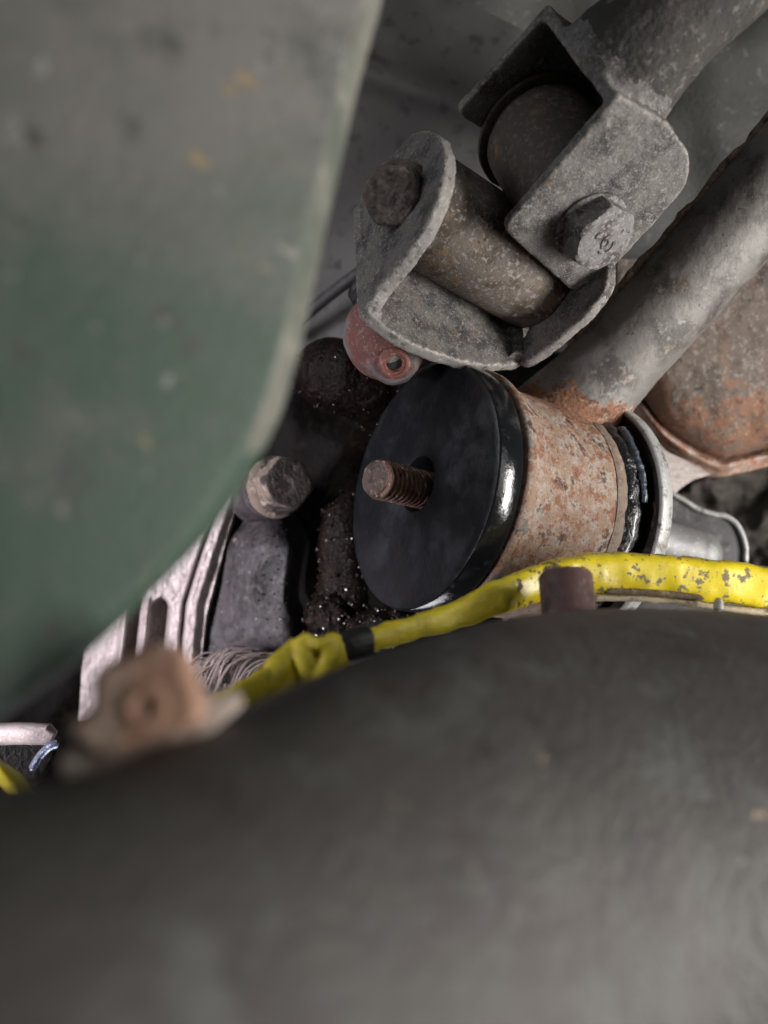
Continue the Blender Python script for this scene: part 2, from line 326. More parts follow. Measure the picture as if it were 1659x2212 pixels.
m_drum = M('grey_muffler_steel', (.080, .074, .068), [((.066, .056, .052), .45, .46, .64, 4), ((.11, .11, .102), .6, .54, .70, 4), ((.05, .045, .04), 1.3, .62, .72, 4), ((.40, .29, .18), 1.0, .69, .73, 3), ((.2, .18, .165), 2.2, .69, .75, 3)], rough=.58, metal=.25, bump=((4, .25),), seed=17)
m_nut = M('rusty_orange_nut', (.50, .29, .20), [((.62, .47, .38), .8, .46, .62, 5), ((.16, .065, .035), 1.1, .52, .66, 5)], rough=.8, bump=((5, .4),), seed=15)
m_tab = M('pale_rusty_tab', (.62, .52, .45), [((.25, .17, .13), .8, .50, .66, 5), ((.52, .45, .40), 1.4, .54, .7, 5)], rough=.75, bump=((5, .3),), seed=19)
m_panel = M('dark_underbody_panel', (.085, .080, .078), [((.11, .104, .10), .25, .45, .65, 4), ((.05, .046, .045), 1.2, .54, .68, 5), ((.26, .17, .12), 3, .735, .76, 4)], rough=.62, bump=((5, .12), (20, .1)), seed=23)
m_pan = M('green_grey_floor_pan', (.098, .099, .091), [((.085, .086, .078), .5, .46, .64, 5), ((.20, .20, .19), 2.6, .58, .70, 6), ((.05, .05, .045), 2.0, .62, .72, 6), ((.34, .27, .17), 3.4, .73, .77, 4)], rough=.75, bump=((5, .4), (14, .3)), seed=27)
m_speck = M('dark_speckled_steel', (.028, .025, .022), [((.055, .046, .04), 1.3, .5, .66, 6), ((.11, .098, .088), 3.2, .54, .70, 5), ((.15, .14, .13), 6, .64, .74, 4)], rough=.8, bump=((6, .5), (20, .35)), seed=31)
m_liner = M('dark_liner', (.040, .034, .028), [((.07, .06, .05), 1.2, .5, .66, 5, None, (.5, 1, 2))], rough=.8, bump=((6, .3),), seed=8)
m_fibre = M('grey_fibre', (.105, .085, .076), [((.18, .14, .12), 4, .5, .65, 5)], rough=.85)
m_fibreclump = M('dirty_fibre_clump', (.12, .095, .085), [((.04, .03, .028), 3, .5, .64, 6), ((.26, .21, .18), 5, .56, .7, 6)], rough=.85, bump=((9, .8),), seed=3)
m_bluemetal = M('blue_bright_metal', (.42, .47, .62), rough=.15, metal=.8, bump=((4, .2),))
m_hose = M('black_hose', (.022, .021, .022), [((.05, .047, .047), 2, .52, .7, 5)], rough=.6, bump=((12, .3),))

# ------------------------------------------------------------------ background panels (underside of the car, behind everything)
pan = build('floor_pan', *relief([(940, -160), (940, 900)], [(1800, -160), (1800, 900)], -160, 900, 90, 110,
      lambda u, v, s, t: 42 + 1.0 * fnoise((u * .01, v * .01, 3), .35, 2) - 1.2 * sm(v, 560, 260) * sm(u, 1400, 1560)), m_pan, angle=50)
tag(pan, 'green grey floor pan sheet behind the upper bracket and link arm', 'panel')
def dp(u, v, s, t): return 39.5 + 1.6 * sm(v, 250, 520) - .9 * math.exp(-((v - 120 - (u - 700) * .35) / 45.) ** 2) + .25 * fnoise((u * .01, v * .01, 1), .5, 2)
dpan = build('underbody_panel', *relief([(-60, -160), (-60, 760)], [(880, -160), (1000, 0), (1135, 66), (1180, 120), (1230, 300), (1240, 760)], -160, 760, 150, 100, dp), m_panel, angle=50)
tag(dpan, 'smooth dark grey underbody panel between green rail and brackets', 'panel')
lin = build('ripple_liner', *relief([(1380, 860), (1380, 1400)], [(1800, 860), (1800, 1400)], 860, 1400, 110, 90,
      lambda u, v, s, t: 43.5 + .6 * math.sin((v * .9 + u * .55) * .055 + 2.2 * fnoise((u * .01, v * .01, 7), .8, 3)) + .5 * fnoise((u * .02, v * .02, 5), .6, 3)), m_liner, angle=80)
tag(lin, 'dark rippled liner showing behind the pale steel tongue', 'liner')
eng = build('engine_block', *relief([(-200, 560), (-200, 1900)], [(1420, 560), (1420, 1900)], 560, 1900, 150, 130,
      lambda u, v, s, t: 41.5 + .5 * fnoise((u * .02, v * .02, 2), .3, 2) + 1.5 * sm(u, 640, 500)), m_oil, angle=80)
tag(eng, 'oil soaked black engine casting deep behind the round bush', 'engine')
# thin pipe crossing the dark panel
bp = build('brake_pipe', *sweep(smooth_path([P(600, 735, 39.5), P(690, 655, 38.6), P(775, 590, 37.6), P(900, 500, 36.5)]), .28, 16), m_hose)
tag(bp, 'thin dark pipe running diagonally below the underbody panel', 'pipe')

# ------------------------------------------------------------------ round bush, stud, arm eye, rear bush, washer (one common axis)
AX = unit([-0.83872718, -0.50812895, 0.19581032]); C0 = np.array([1.17073308, 30.0, 0.99557557]); RB = 4.476
tb = thing('suspension_bush', 'large black round polyurethane bush with glossy rim in rusty arm eye', 'bush', C0 - AX * 1)
h0 = C0 + 0.0 * AX
fp = [(-1.2, 1.0), (-.55, 1.0), (-.04, 1.0), (-.0, 1.04)]
prof = fp + [(.0, 1.6), (.0, 2.4), (.0, 3.2), (.0, 4.2), (-.008, 4.38), (-.03, 4.425)]
build('bush_face', *revolve(prof, C0, AX, 144, cap0=True, cap1=False), m_poly, tb, angle=50)
build('bush_rim', *revolve([(-.03, 4.425), (-.06, 4.45), (-.11, RB), (-.55, RB + .01), (-.92, RB), (-1.02, RB - .05), (-1.06, RB - .14), (-1.06, 3.2)], C0, AX, 144, False, False), m_polyedge, tb, angle=60)
# stud with a real screw thread
sb = P(921, 1060, 30.4); st_tip = P(806, 1032, 28.25); sa = unit(st_tip - sb)
L = np.linalg.norm(st_tip - sb) * .95
def screw(o, a, r, length, pitch, depth, n=48, per=10, start=-1.4):
    a, u, w = frame_of(a); V = []; Fc = []; m = int((length - start) / pitch * per)
    for i in range(m + 1):
        z = start + (length - start) * i / m; end = sm(length - z, 0, .12)
        for k in range(n):
            th = 2 * math.pi * k / n; q = (z / pitch - k / n) % 1.0; tri = abs(q * 2 - 1)
            rr = (r - depth * (1 - sm(tri, .08, .85))) * (.90 + .10 * end)
            p = o + a * z + rr * (math.cos(th) * u + math.sin(th) * w); V.append(p)
    for i in range(m):
        for k in range(n):
            k2 = (k + 1) % n; Fc.append((i * n + k, i * n + k2, (i + 1) * n + k2, (i + 1) * n + k))
    Fc.append(tuple(range(n))[::-1]); Fc.append(tuple(m * n + k for k in range(n)))
    return np.array(V), Fc
V, Fc = screw(sb, sa, .69, L, .25, .13)
stud = build('threaded_stud', displace(V, Fc, [(.02, 3, 1)]), Fc, [m_stud, m_studtip], angle=60, mi=[0] * (len(Fc) - 1) + [1])
tag(stud, 'rusty threaded stud sticking out of the black bush centre', 'stud')

# control arm: eye sleeve and tube welded into one skin
sl = ring([(-1.14, 3.6), (-1.14, 4.46), (-1.22, 4.56), (-1.42, 4.56), (-1.75, 4.36), (-2.3, 4.22), (-4.0, 4.17), (-5.6, 4.14), (-5.72, 4.06), (-5.72, 3.6)], C0, AX, 96)
ta, tbq = P(1257, 862, 33.0), P(1585, 493, 31.0); td = unit(tbq - ta); Lt = np.linalg.norm(tbq - ta)
rt = 1.70
ts = sweep([ta - td * 2.2, ta - td * 1.0, ta, ta + td * 1.0, ta + td * 2.2, ta + td * 4, ta + td * 7, ta + td * 11, ta + td * 16], [rt + .55, rt + .42, rt + .22, rt + .07, rt, rt, rt, rt, rt], 40)
V, Fc = fuse([sl, ts], .085, 6, [(.014, 1.3, 3), (.010, 4, 5)])
tarm = thing('control_arm', 'grey tubular suspension arm with rusty orange eye holding black bush', 'suspension arm', ta)
# which skin is sleeve (rust) and which is tube: by distance from the axis of the eye, with an uneven border
def rad(p): q = p - C0; return np.linalg.norm(q - AX * np.dot(q, AX))
cent = np.array([V[list(f)].mean(0) for f in Fc])
q = cent - C0; rr = np.linalg.norm(q - np.outer(q @ AX, AX), axis=1)
bord = np.array([4.95 + .75 * fnoise(c, 1.1, 4, 2) for c in cent])
mi = (rr > bord).astype(int)
for k_, c in enumerate(cent):
    if mi[k_] == 0 and np.linalg.norm(c - (ta - td * 1.2 + AX * .5)) < 2.75 + 1.1 * fnoise(c, .9, 4, 6): mi[k_] = 2
build('arm_body', V, Fc, [m_rust, m_arm, m_rustdeep], tarm, angle=0, mi=mi)
lip = ring([(-5.6, 3.7), (-5.6, 4.15), (-5.72, 4.19), (-6.0, 4.2), (-6.1, 4.14), (-6.1, 3.7)], C0, AX, 120)
build('eye_lip', displace(lip[0], lip[1], [(.05, 1.6, 4)]), lip[1], m_lip, tarm, angle=60)
# crusty weld seam along the upper side of the tube
up_n = unit(np.cross(td, unit(np.cross(td, [0, 0, 1.0])))); 
sd = unit(np.array([-0.74, -0.15, 0.66]) - td * np.dot([-0.74, -0.15, 0.66], td))
sp = [ta + td * t + sd * (rt + .02 + .10 * fnoise((t, 1, 2), .9, 3)) for t in np.linspace(1.2, 13, 60)]
V, Fc = sweep(sp, [.17 + .08 * fnoise((t, 5, 2), 1.1, 3) for t in np.linspace(0, 12, 60)], 12)
build('weld_seam', displace(V, Fc, [(.05, 1.6, 1), (.02, 5, 2)]), Fc, m_crust, tarm, angle=80)

rb = thing('rear_bush', 'wet black rear half of the bush squeezed against dished washer', 'bush', C0 - AX * 6.2)
br = ring([(-5.9, 3.2), (-6.02, 4.2), (-6.2, 4.36), (-6.45, 4.38), (-6.7, 4.26), (-7.0, 4.1), (-7.0, 3.2)], C0, AX, 160)
build('bush_ring', displace(br[0], br[1], [(.08, .9, 3), (.10, 2.6, 7)]), br[1], m_blackbush, rb, angle=80)
a_, u_, w_ = frame_of(AX)
def rimpt(t, r, ang): return C0 + AX * t + r * (math.cos(ang) * u_ + math.sin(ang) * w_)
def angof(u, v, t, r):
    best = min((np.hypot(*(np.array(px(rimpt(t, r, k * math.pi / 360))[:2]) - (u, v))), k) for k in range(720)); return best[1] * math.pi / 360
g0, g1 = angof(1338, 930, -6.5, 4.2), angof(1385, 1085, -6.5, 4.2)
if abs(g1 - g0) > math.pi: g1 += 2 * math.pi * (1 if g1 < g0 else -1)
gs = np.linspace(g0, g1, 40)
V, Fc = sweep([rimpt(-6.62 + .06 * math.sin(7 * k), 4.38 + .04 * fnoise((k * 4, 1, 1), 1, 2), k) for k in gs], [.19 - .09 * i / 39 + .05 * fnoise((i * .3, 2, 2), 1, 2) for i in range(40)], 14)
build('grease_bead', displace(V, Fc, [(.05, 2.4, 1)]), Fc, m_grease, rb, angle=80)

wr = thing('dished_washer', 'dished steel washer with bright thin rim behind the rusty eye', 'washer', C0 - AX * 7.2)
build('washer_face', *revolve([(-7.22, 1.0), (-7.22, 4.0), (-7.12, 4.45), (-6.98, 4.76)], C0, AX, 144, False, False), m_washer_in, wr, angle=60)
build('washer_rim', *revolve([(-6.98, 4.76), (-6.91, 4.82), (-6.89, 4.88), (-6.93, 4.95), (-7.02, 4.97), (-7.42, 4.97), (-7.52, 4.9), (-7.56, 4.1), (-7.56, 1.0)], C0, AX, 144, False, True), m_washer, wr, angle=60)

# ------------------------------------------------------------------ upper bracket: fork at the end of a link arm
e3 = unit([.24, -.57, -.785]); e1 = unit([-.62, .593, -.62]); e1 = unit(e1 - e3 * np.dot(e1, e3)); e2 = np.cross(e1, e3)
if e2[1] < 0: e2 = -e2
D0 = P(1335, 205, 23.6); GAP = 4.7; F0 = D0 - e3 * GAP
near_uv = [(1085, 495), (1238, 632), (1312, 600), (1400, 500), (1490, 400), (1494, 335), (1440, 262), (1338, 203)]
near = plate(fillet([onplane(u, v, D0, e3) for u, v in near_uv], [.35, .3, .45, .2, .5, .5, .3, .1]), -e3, .36, .05)
T0 = onplane(1190, 16, F0, e3)
far_in = T0
n_far = e3
L_uv = [(985, 245), (1190, 16)]
lL, lT = [onplane(u, v, F0, e3) for u, v in L_uv]
fw = 3.4
far = plate(fillet([lL, lT, lT + e2 * fw, lL + e2 * fw], [.4, .05, .3, .6]), -e3, .36, .05)
nw = unit(np.cross(e2, D0 - T0));
if np.dot(nw, e1) > 0: nw = -nw
webq = plate([T0 + nw * 0, D0, D0 + e2 * 3.6, T0 + e2 * 3.6], -nw, .38, .05)
acen = (T0 + D0) / 2 + e2 * 1.55
adir = unit(P(1560, 0, acen[1] - .2) - P(1400, 137, acen[1] + .3))
ap = smooth_path([acen - nw * .25, acen + nw * .45, acen + nw * .9 + adir * .6, acen + nw * .9 + adir * 2.0, acen + nw * .9 + adir * 6, acen + nw * .9 + adir * 12], 4)
ar = np.interp(np.linspace(0, 5, len(ap)), [0, 1, 2, 3, 4, 5], [2.1, 1.95, 1.75, 1.58, 1.5, 1.5])
armq = sweep(ap, ar, 36, flat=ar * .88, up=np.cross(adir, [0, 1, 0]))
backq = plate([T0 + e2 * 3.2, D0 + e2 * 3.2, D0 + e2 * 3.2 + e1 * 3.6, T0 + e2 * 3.2 + e1 * 3.6], e2, .3, .05)
V, Fc = fuse([near, far, webq, backq, armq], .075, 10, [(.03, 1.1, 8), (.018, 4, 2)])
tub = thing('link_fork', 'upper steel fork bracket on dark speckled link arm, open side left', 'bracket', acen)
cent = np.array([V[list(f)].mean(0) for f in Fc])
mi = np.array([1 if (np.dot(c - acen, nw) > .55 + .25 * fnoise(c, 1.2, 3)) else 0 for c in cent])
build('fork_body', V, Fc, [m_bracket2, m_speck], tub, angle=0, mi=mi)
bc = onplane(1275, 488, D0, e3)                                  # bolt centre on the near cheek
gap = GAP
V, Fc = revolve([(-gap + .04, 1.0), (-gap + .04, 2.12), (-gap + .08, 2.16), (-gap + .20, 2.16), (-gap + .24, 2.12), (-gap + .26, 1.88), (-gap + .34, 1.84), (-gap + .42, 1.92), (-.46, 1.92), (-.40, 1.88), (-.40, 1.0)], bc - e2 * .42 - e1 * .30, e3, 64, True, True)
bs = build('bush_sleeve', displace(V, Fc, [(.03, 1.4, 3)]), Fc, m_dark_sleeve, angle=50)
tag(bs, 'dark brown bush sleeve clamped inside the upper fork bracket', 'bush', None)
bt = thing('fork_bolt', 'large grey hex bolt head with stamped marks on the upper fork', 'bolt', bc)
build('bolt_washer', *revolve([(0, 1.2), (.10, 1.2), (.14, 1.14), (.14, .3)], bc, e3, 48, False, False), m_bolt, bt)
bax = unit(e3 + np.array([.15, 0, .12]))
V, Fc = hexhead(bc + e3 * .06, bax, 2.0, .85, .14, up=(.1, 0, 1))
V2 = np.array(V)
build('bolt_head', V2, Fc, [m_bolt], bt, angle=30)
bf = bc + e3 * .06 + bax * .86; bu = unit(np.array([.55, 0, -.2]) - bax * np.dot([.55, 0, -.2], bax)); bw = unit(np.cross(bax, bu))
if bw[2] < 0: bw = -bw
for (cx, cy, r, a0, a1) in ((.22, .0, .26, 110, 235), (.10, -.02, .12, -60, 120), (.20, -.08, .24, -70, 30), (-.28, .20, .10, 100, 240), (.10, -.28, .10, 190, 300)):
    pts = [bf + bu * (cx - .1 + r * math.cos(math.radians(k))) + bw * (cy - .06 + r * math.sin(math.radians(k))) for k in np.linspace(a0, a1, 10)]
    build('stamped_mark', *sweep(pts, .028, 8), m_mark, bt)

# ------------------------------------------------------------------ lower bracket: shackle with bush tube and flanged nut
E = unit([.80, .53, -.29]); H = unit(np.array([-.034, .518, .855]) - E * np.dot([-.034, .518, .855], E)); NB = np.cross(E, H)
if NB[1] > 0: NB = -NB
K0 = P(790, 668, 26.6)
lc_uv = [(788, 672), (778, 560), (776, 432), (792, 396), (848, 332), (884, 288), (922, 277), (948, 291), (962, 330), (957, 388), (939, 446), (912, 500), (874, 556), (824, 612)]
lcheek = plate(fillet([onplane(u, v, K0, E) for u, v in lc_uv], .25, 3), E, .50, .05)
base_uv = [(790, 668), (826, 700), (850, 718), (895, 745), (940, 763), (1010, 784), (1060, 790), (1130, 785), (1215, 700), (1200, 610), (1060, 520), (776, 432)]
bplate = plate(fillet([onplane(u, v, K0, NB) for u, v in base_uv], .2, 3), -NB, .46, .05)
K1 = onplane(1118, 784, K0, NB)
rc_uv = [(1110, 788), (1140, 783), (1185, 750), (1250, 695), (1300, 640), (1316, 600), (1312, 540), (1270, 480), (1200, 500), (1178, 600)]
rcheek = plate(fillet([onplane(u, v, K1, E) for u, v in rc_uv], .3, 3), E, .42, .06)
bend = sweep([K0 - NB * .12 + E * .1 + H * .0, K0 + H * 2 - NB * .12 + E * .1], .22, 16)
corner = sweep([K1 - E * .12 + NB * .06 + H * .1, K1 - E * .12 + NB * .06 + H * 1.6, K1 - E * .12 + NB * .06 + H * 3.4], [.30, .42, .5], 20)
V, Fc = fuse([lcheek, bplate, rcheek, corner], .06, 4, [(.028, 1.2, 4), (.016, 4.5, 2)])
tlb = thing('lower_bracket', 'lower U shaped steel shackle bracket with teardrop cheek above round bush', 'bracket', K0)
mi = []  # edge faces get the lighter colour that paints in caught light
for f in Fc:
    p = [V[i] for i in f]; n_ = unit(np.cross(p[1] - p[0], p[2] - p[0])); c = (p[0] + p[2]) / 2 - K0; dE = np.dot(c, E)
    e_ = abs(np.dot(n_, E)) < .6 and -.15 < dE < .62 and np.dot(c, NB) > -.5
    b_ = abs(np.dot(n_, NB)) < .55 and abs(np.dot(n_, E)) < .6 and dE > 0
    mi.append(1 if e_ or b_ else 0)
build('bracket_body', V, Fc, [m_bracket, m_bracketedge], tlb, angle=0, mi=mi)
nc = onplane(848, 412, K0, E)                                    # axis of the bush in the shackle
far_t = np.dot(K1 - nc, E)
V, Fc = revolve([(.54, 1.0), (.54, 1.78), (.62, 1.86), (far_t - .10, 1.86), (far_t - .04, 1.8), (far_t - .04, 1.0)], nc, E, 72)
bt2 = build('bush_tube', displace(V, Fc, [(.02, 1.4, 3)]), Fc, m_sleeve_brown, angle=50)
tag(bt2, 'light brown round bush tube lying inside the lower shackle', 'bush')
nc = onplane(868, 418, K0, E)
tn = thing('shackle_bolt', 'crusty brown hex bolt head on the teardrop cheek of lower shackle', 'bolt', nc)
nax = unit([-.42, -.80, -.40])
V, Fc = revolve([(.25, 1.0), (-.05, 1.05), (-.16, 1.0), (-.18, .3)], nc - nax * -.1, -nax, 40, True, True)
build('bolt_washer', displace(V, Fc, [(.06, 1.4, 2)]), Fc, m_bolt_brown, tn, angle=60)
V, Fc = hexhead(nc, nax, 1.72, 1.05, .16, up=(.2, 0, 1))
V, Fc = fuse([(V, Fc)], .05, 1, [(.04, 1.6, 2), (.025, 5, 7)])
build('bolt_head', V, Fc, m_bolt_brown, tn, angle=0)

# ------------------------------------------------------------------ red joint with its plug, ribbed boot, oily boss
rc = P(838, 726, 29.6); tj = thing('ball_joint', 'dusty red rounded joint housing with round plug under lower shackle', 'joint', rc)
jd = unit(P(1000, 690, 31.5) - rc)
def blob(c, r, ax=(1, 1, 1), n=48, m=32):
    V = []; Fc = []
    for i in range(m + 1):
        ph = math.pi * i / m
        for k in range(n):
            th = 2 * math.pi * k / n; V.append(np.array(c) + r * np.array([ax[0] * math.sin(ph) * math.cos(th), ax[1] * math.sin(ph) * math.sin(th), ax[2] * math.cos(ph)]))
    for i in range(m):
        for k in range(n):
            k2 = (k + 1) % n; Fc.append((i * n + k, i * n + k2, (i + 1) * n + k2, (i + 1) * n + k))
    return np.array(V), Fc
pf = unit([.06, -.86, -.45]); pc = P(851, 783, 28.55)
V, Fc = fuse([blob(rc, 1.56), sweep([rc, rc + jd * 1.2, rc + jd * 2.6], [1.5, 1.32, 1.1], 32), revolve([(-1.2, .98), (-.25, .9), (-.02, .74)], pc, pf, 40)], .06, 9, [(.03, 1.2, 2), (.015, 4, 1)])
build('joint_housing', V, Fc, m_red, tj, angle=0)
k = .56
V, Fc = revolve([(-.3, k + .02), (.10, k), (.17, k - .04), (.20, k - .11), (.20, k - .16), (.155, k - .19), (.155, k - .24), (.10, k - .28), (-.12, k - .30), (-.14, .02)], pc, pf, 56)
build('joint_plug', V, Fc, m_redring, tj, angle=45)
build('plug_hollow', *revolve([(.0, .02), (.0, .24), (-.1, .255)], pc + pf * .012, pf, 24), m_black, tj)
bc2 = P(800, 640, 31.8)
prof = []
for i in range(6): prof += [(i * .24, .78), (i * .24 + .08, .88), (i * .24 + .16, .78)]
build('rubber_boot', *revolve(prof, bc2 + np.array([.5, .3, -.5]), unit([-.45, .3, .85]), 48), m_hose, tj, angle=70)
V, Fc = fuse([sweep([P(690, 800, 34.2), P(735, 808, 34), P(790, 830, 34.4), P(860, 880, 36)], [1.35, 1.5, 1.5, 1.6], 32), blob(P(712, 806, 34.3), 1.42)], .1, 5, [(.05, .9, 1), (.025, 4, 2)])
BOSS = (V, Fc)
ob = build('oily_boss', V, Fc, m_oilbrown, angle=0)
tag(ob, 'rounded oily brown casting boss left of the red joint', 'casting')

# ------------------------------------------------------------------ oily lower left: casting, post, flange bolt, aluminium housing, fibre
def cast_d(u, v, s, t):
    d = 35.2 + 1.5 * abs(s - .66) ** 2 * 4 + .5 * fnoise((u * .02, v * .008, 3), .45, 2) + .03 * fnoise((u * .05, v * .05, 9), 1.2, 3)
    d += .8 * sm(s, .86, 1.0) + 1.4 * sm(v, 1190, 1110) + .5 * math.sin(u * .055 + v * .006) * sm(v, 1130, 1250) * .35
    d += 1.6 * math.exp(-((u - 560 - (v - 1420) * .6) / 60.) ** 2 - ((v - 1428) / 34.) ** 2)
    return d
CAST = relief([(455, 1060), (440, 1180), (425, 1300), (395, 1400), (380, 1560)], [(560, 1060), (620, 1100), (652, 1180), (640, 1260), (640, 1300), (700, 1400), (720, 1560)], 1060, 1560, 150, 190, cast_d, 4)
cst = build('gearbox_casting', *CAST, m_dustblack, angle=80)
tag(cst, 'dusty black lumpy casting between aluminium housing and black bush', 'casting')
V, Fc = sweep(smooth_path([P(800, 960, 39.5), P(765, 1030, 37.5), P(744, 1120, 35.9), P(738, 1240, 35.5), P(748, 1330, 35.2), P(790, 1420, 35)]), .98, 28)
V = displace(V, Fc, [(.12, .8, 3), (.06, 2.6, 1)]); POST = (V, Fc)
post = build('oily_post', V, Fc, m_oilbrown, angle=80)
tag(post, 'glistening oily brown post just behind left edge of round bush', 'casting')
V, Fc = fuse([blob(P(830, 1352, 33.6), 1.0, (1.5, 1, .6)), blob(P(770, 1378, 33.9), .95, (1.2, 1, .7)), blob(P(715, 1330, 35), 1.1, (1, 1, 1)), blob(P(675, 1395, 34.4), .9, (1.1, 1, .6)), sweep([P(675, 1395, 34.4), P(770, 1378, 33.9), P(860, 1350, 33.8)], .7, 20)], .09, 4, [(.18, .9, 3), (.10, 2.6, 8), (.05, 6, 2)])
GREASE = (V, Fc)
gl = build('grease_lump', V, Fc, m_oilbrown, angle=0)
tag(gl, 'gritty oily grease lumps under the bottom of the black bush', 'grease')
m_glint = M('oily_glint_grain', (.010, .007, .005), [((.05, .035, .027), 5, .57, .64, 3)], rough=.26, spec=.6)  # grains added to give the glints of wet oil
def glint_grains(name, parent, src, n, keep, r0, r1, seed):
    """angular oily grains added on a surface, their facets giving wet glints"""
    rnd = random.Random(seed); V0, F0_ = src; V = []; Fc = []
    t = (1 + 5 ** .5) / 2
    ico = np.array([(-1, t, 0), (1, t, 0), (-1, -t, 0), (1, -t, 0), (0, -1, t), (0, 1, t), (0, -1, -t), (0, 1, -t), (t, 0, -1), (t, 0, 1), (-t, 0, -1), (-t, 0, 1)]) / 1.9
    icf = [(0, 11, 5), (0, 5, 1), (0, 1, 7), (0, 7, 10), (0, 10, 11), (1, 5, 9), (5, 11, 4), (11, 10, 2), (10, 7, 6), (7, 1, 8), (3, 9, 4), (3, 4, 2), (3, 2, 6), (3, 6, 8), (3, 8, 9), (4, 9, 5), (2, 4, 11), (6, 2, 10), (8, 6, 7), (9, 8, 1)]
    k = 0
    while k < n:
        f = F0_[rnd.randrange(len(F0_))]; c = np.mean([V0[i] for i in f[:4]], axis=0)
        if len(f) > 4 or not keep(*px(c)): 
            n -= .02; continue
        q, _ = np.linalg.qr(np.array([[rnd.gauss(0, 1) for _ in range(3)] for _ in range(3)]))
        c = c + np.array([rnd.uniform(-.08, .08) for _ in range(3)])
        b = len(V); V += list(c + (ico * np.array([rnd.uniform(.6, 1.2), rnd.uniform(.6, 1.2), .7])) @ q * rnd.uniform(r0, r1)); Fc += [tuple(i + b for i in g) for g in icf]; k += 1
    o = build(name, V, Fc, m_glint, parent, angle=1); o['kind'] = 'stuff'; return o
glint_grains('oil_glint', post, (POST), 700, lambda u, v, d: v > 1060, .03, .10, 1)
glint_grains('oil_glint', ob, (BOSS), 420, lambda u, v, d: v > 770, .02, .075, 2)
glint_grains('oil_glint', gl, (GREASE), 500, lambda u, v, d: True, .03, .10, 3)
glint_grains('oil_glint', cst, (CAST), 420, lambda u, v, d: u > 560 or v < 1170, .02, .06, 4)
fa = unit([.50, -.84, .12]); fb = P(598, 1052, 34.6)
tf = thing('flange_bolt', 'tan and black hex flange bolt beside the green rail edge', 'bolt', fb)
V, Fc = hexhead(fb + fa * .15, fa, 1.95, 1.05, .14, up=(.25, 0, 1))
V, Fc = fuse([(V, Fc)], .05, 1, [(.03, 1.2, 2), (.015, 4, 1)])
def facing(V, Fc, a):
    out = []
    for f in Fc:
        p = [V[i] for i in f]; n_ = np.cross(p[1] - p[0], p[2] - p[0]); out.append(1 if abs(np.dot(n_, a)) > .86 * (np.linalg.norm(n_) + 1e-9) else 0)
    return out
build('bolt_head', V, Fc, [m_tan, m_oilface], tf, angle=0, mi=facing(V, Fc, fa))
build('bolt_flange', *revolve([(-.18, 1.28), (.02, 1.28), (.10, 1.24), (.22, 1.05), (.25, .6)], fb, fa, 56, True, True), m_tan, tf, angle=50)
V, Fc = revolve([(-2.6, 1.15), (-1.2, 1.15), (-1.15, 1.02), (-.75, 1.02), (-.72, 1.22), (-.42, 1.22), (-.38, 1.06), (-.18, 1.06)], fb, fa, 56)
build('bolt_collar', displace(V, Fc, [(.06, 1.4, 1)]), Fc, m_dustblack, tf, angle=50)

def alu_g(v): return float(np.interp(v, [1060, 1173, 1303, 1384, 1560], [476, 440, 399, 391, 375]))
def alu_d(u, v, s, t):
    x = u - alu_g(v); d = 36.4 + .05 * fnoise((u * .05, v * .05, 2), 1, 3)
    d -= .45 * sm(x, 3, 9) - .4 * sm(x, 24, 44)                    # rail right of the gasket
    d += .5 * math.exp(-(x / 4.5) ** 2)                            # gasket groove
    vt = 1288 + 24 * ((x + 52) / 26.) ** 2                         # pocket with an arched top
    d += 1.0 * sm(v, vt, vt + 12) * sm(x, -78, -66) * (1 - sm(x, -40, -24))
    d -= .18 * math.exp(-((x + 80) / 3.5) ** 2) * sm(v, 1284, 1300)
    d += .8 * sm(v, 1278, 1296) * sm(x, -124, -116) * (1 - sm(x, -104, -82)) * (x < -81)
    d -= .18 * math.exp(-((x + 126) / 3.5) ** 2) * sm(v, 1278, 1300)
    d += 1.6 * sm(-x, 130, 140)
    return d
al = build('aluminium_housing', *relief([(200, 1060), (170, 1560)], [(520, 1060), (490, 1160), (445, 1330), (432, 1450), (420, 1560)], 1060, 1560, 260, 150, alu_d, 3), m_alu, angle=60)
tag(al, 'pale dusty aluminium housing with upright ribs left of black casting', 'housing')
# frayed fibres
tfz = thing('frayed_cloth', 'frayed grey fibre strands below the black casting near yellow strap', 'cloth', P(500, 1450, 33))
V, Fc = fuse([blob(P(520, 1452, 34.0), 1.3, (1.5, .6, .65)), blob(P(590, 1440, 34), .9, (1.3, .6, .5)), blob(P(470, 1470, 34), 1.0, (1, .6, .8))], .09, 4, [(.2, .8, 3), (.1, 2.6, 8)])
build('fibre_clump', V, Fc, m_fibreclump, tfz, angle=0)
ms = []
for i in range(34):
    u0 = random.uniform(478, 625); v0 = 1400 + abs(u0 - 530) * .28 + random.uniform(-6, 34); d0 = 32.3 + random.uniform(-.4, .3); k_ = random.uniform(.7, 1.25)
    ms.append(sweep(smooth_path([P(u0, v0, d0 + .3), P(u0 - 34 * k_, v0 + 3 + random.uniform(-3, 5), d0), P(u0 - 62 * k_, v0 + 26 * k_, d0 - .1), P(u0 - 80 * k_ + random.uniform(-8, 8), v0 + 72 * k_, d0 + .1)], 5), random.uniform(.02, .06), 6, flat=.02))
f_ = build('fibre_strands', *join(*ms), m_fibre, tfz, angle=80); f_['kind'] = 'stuff'

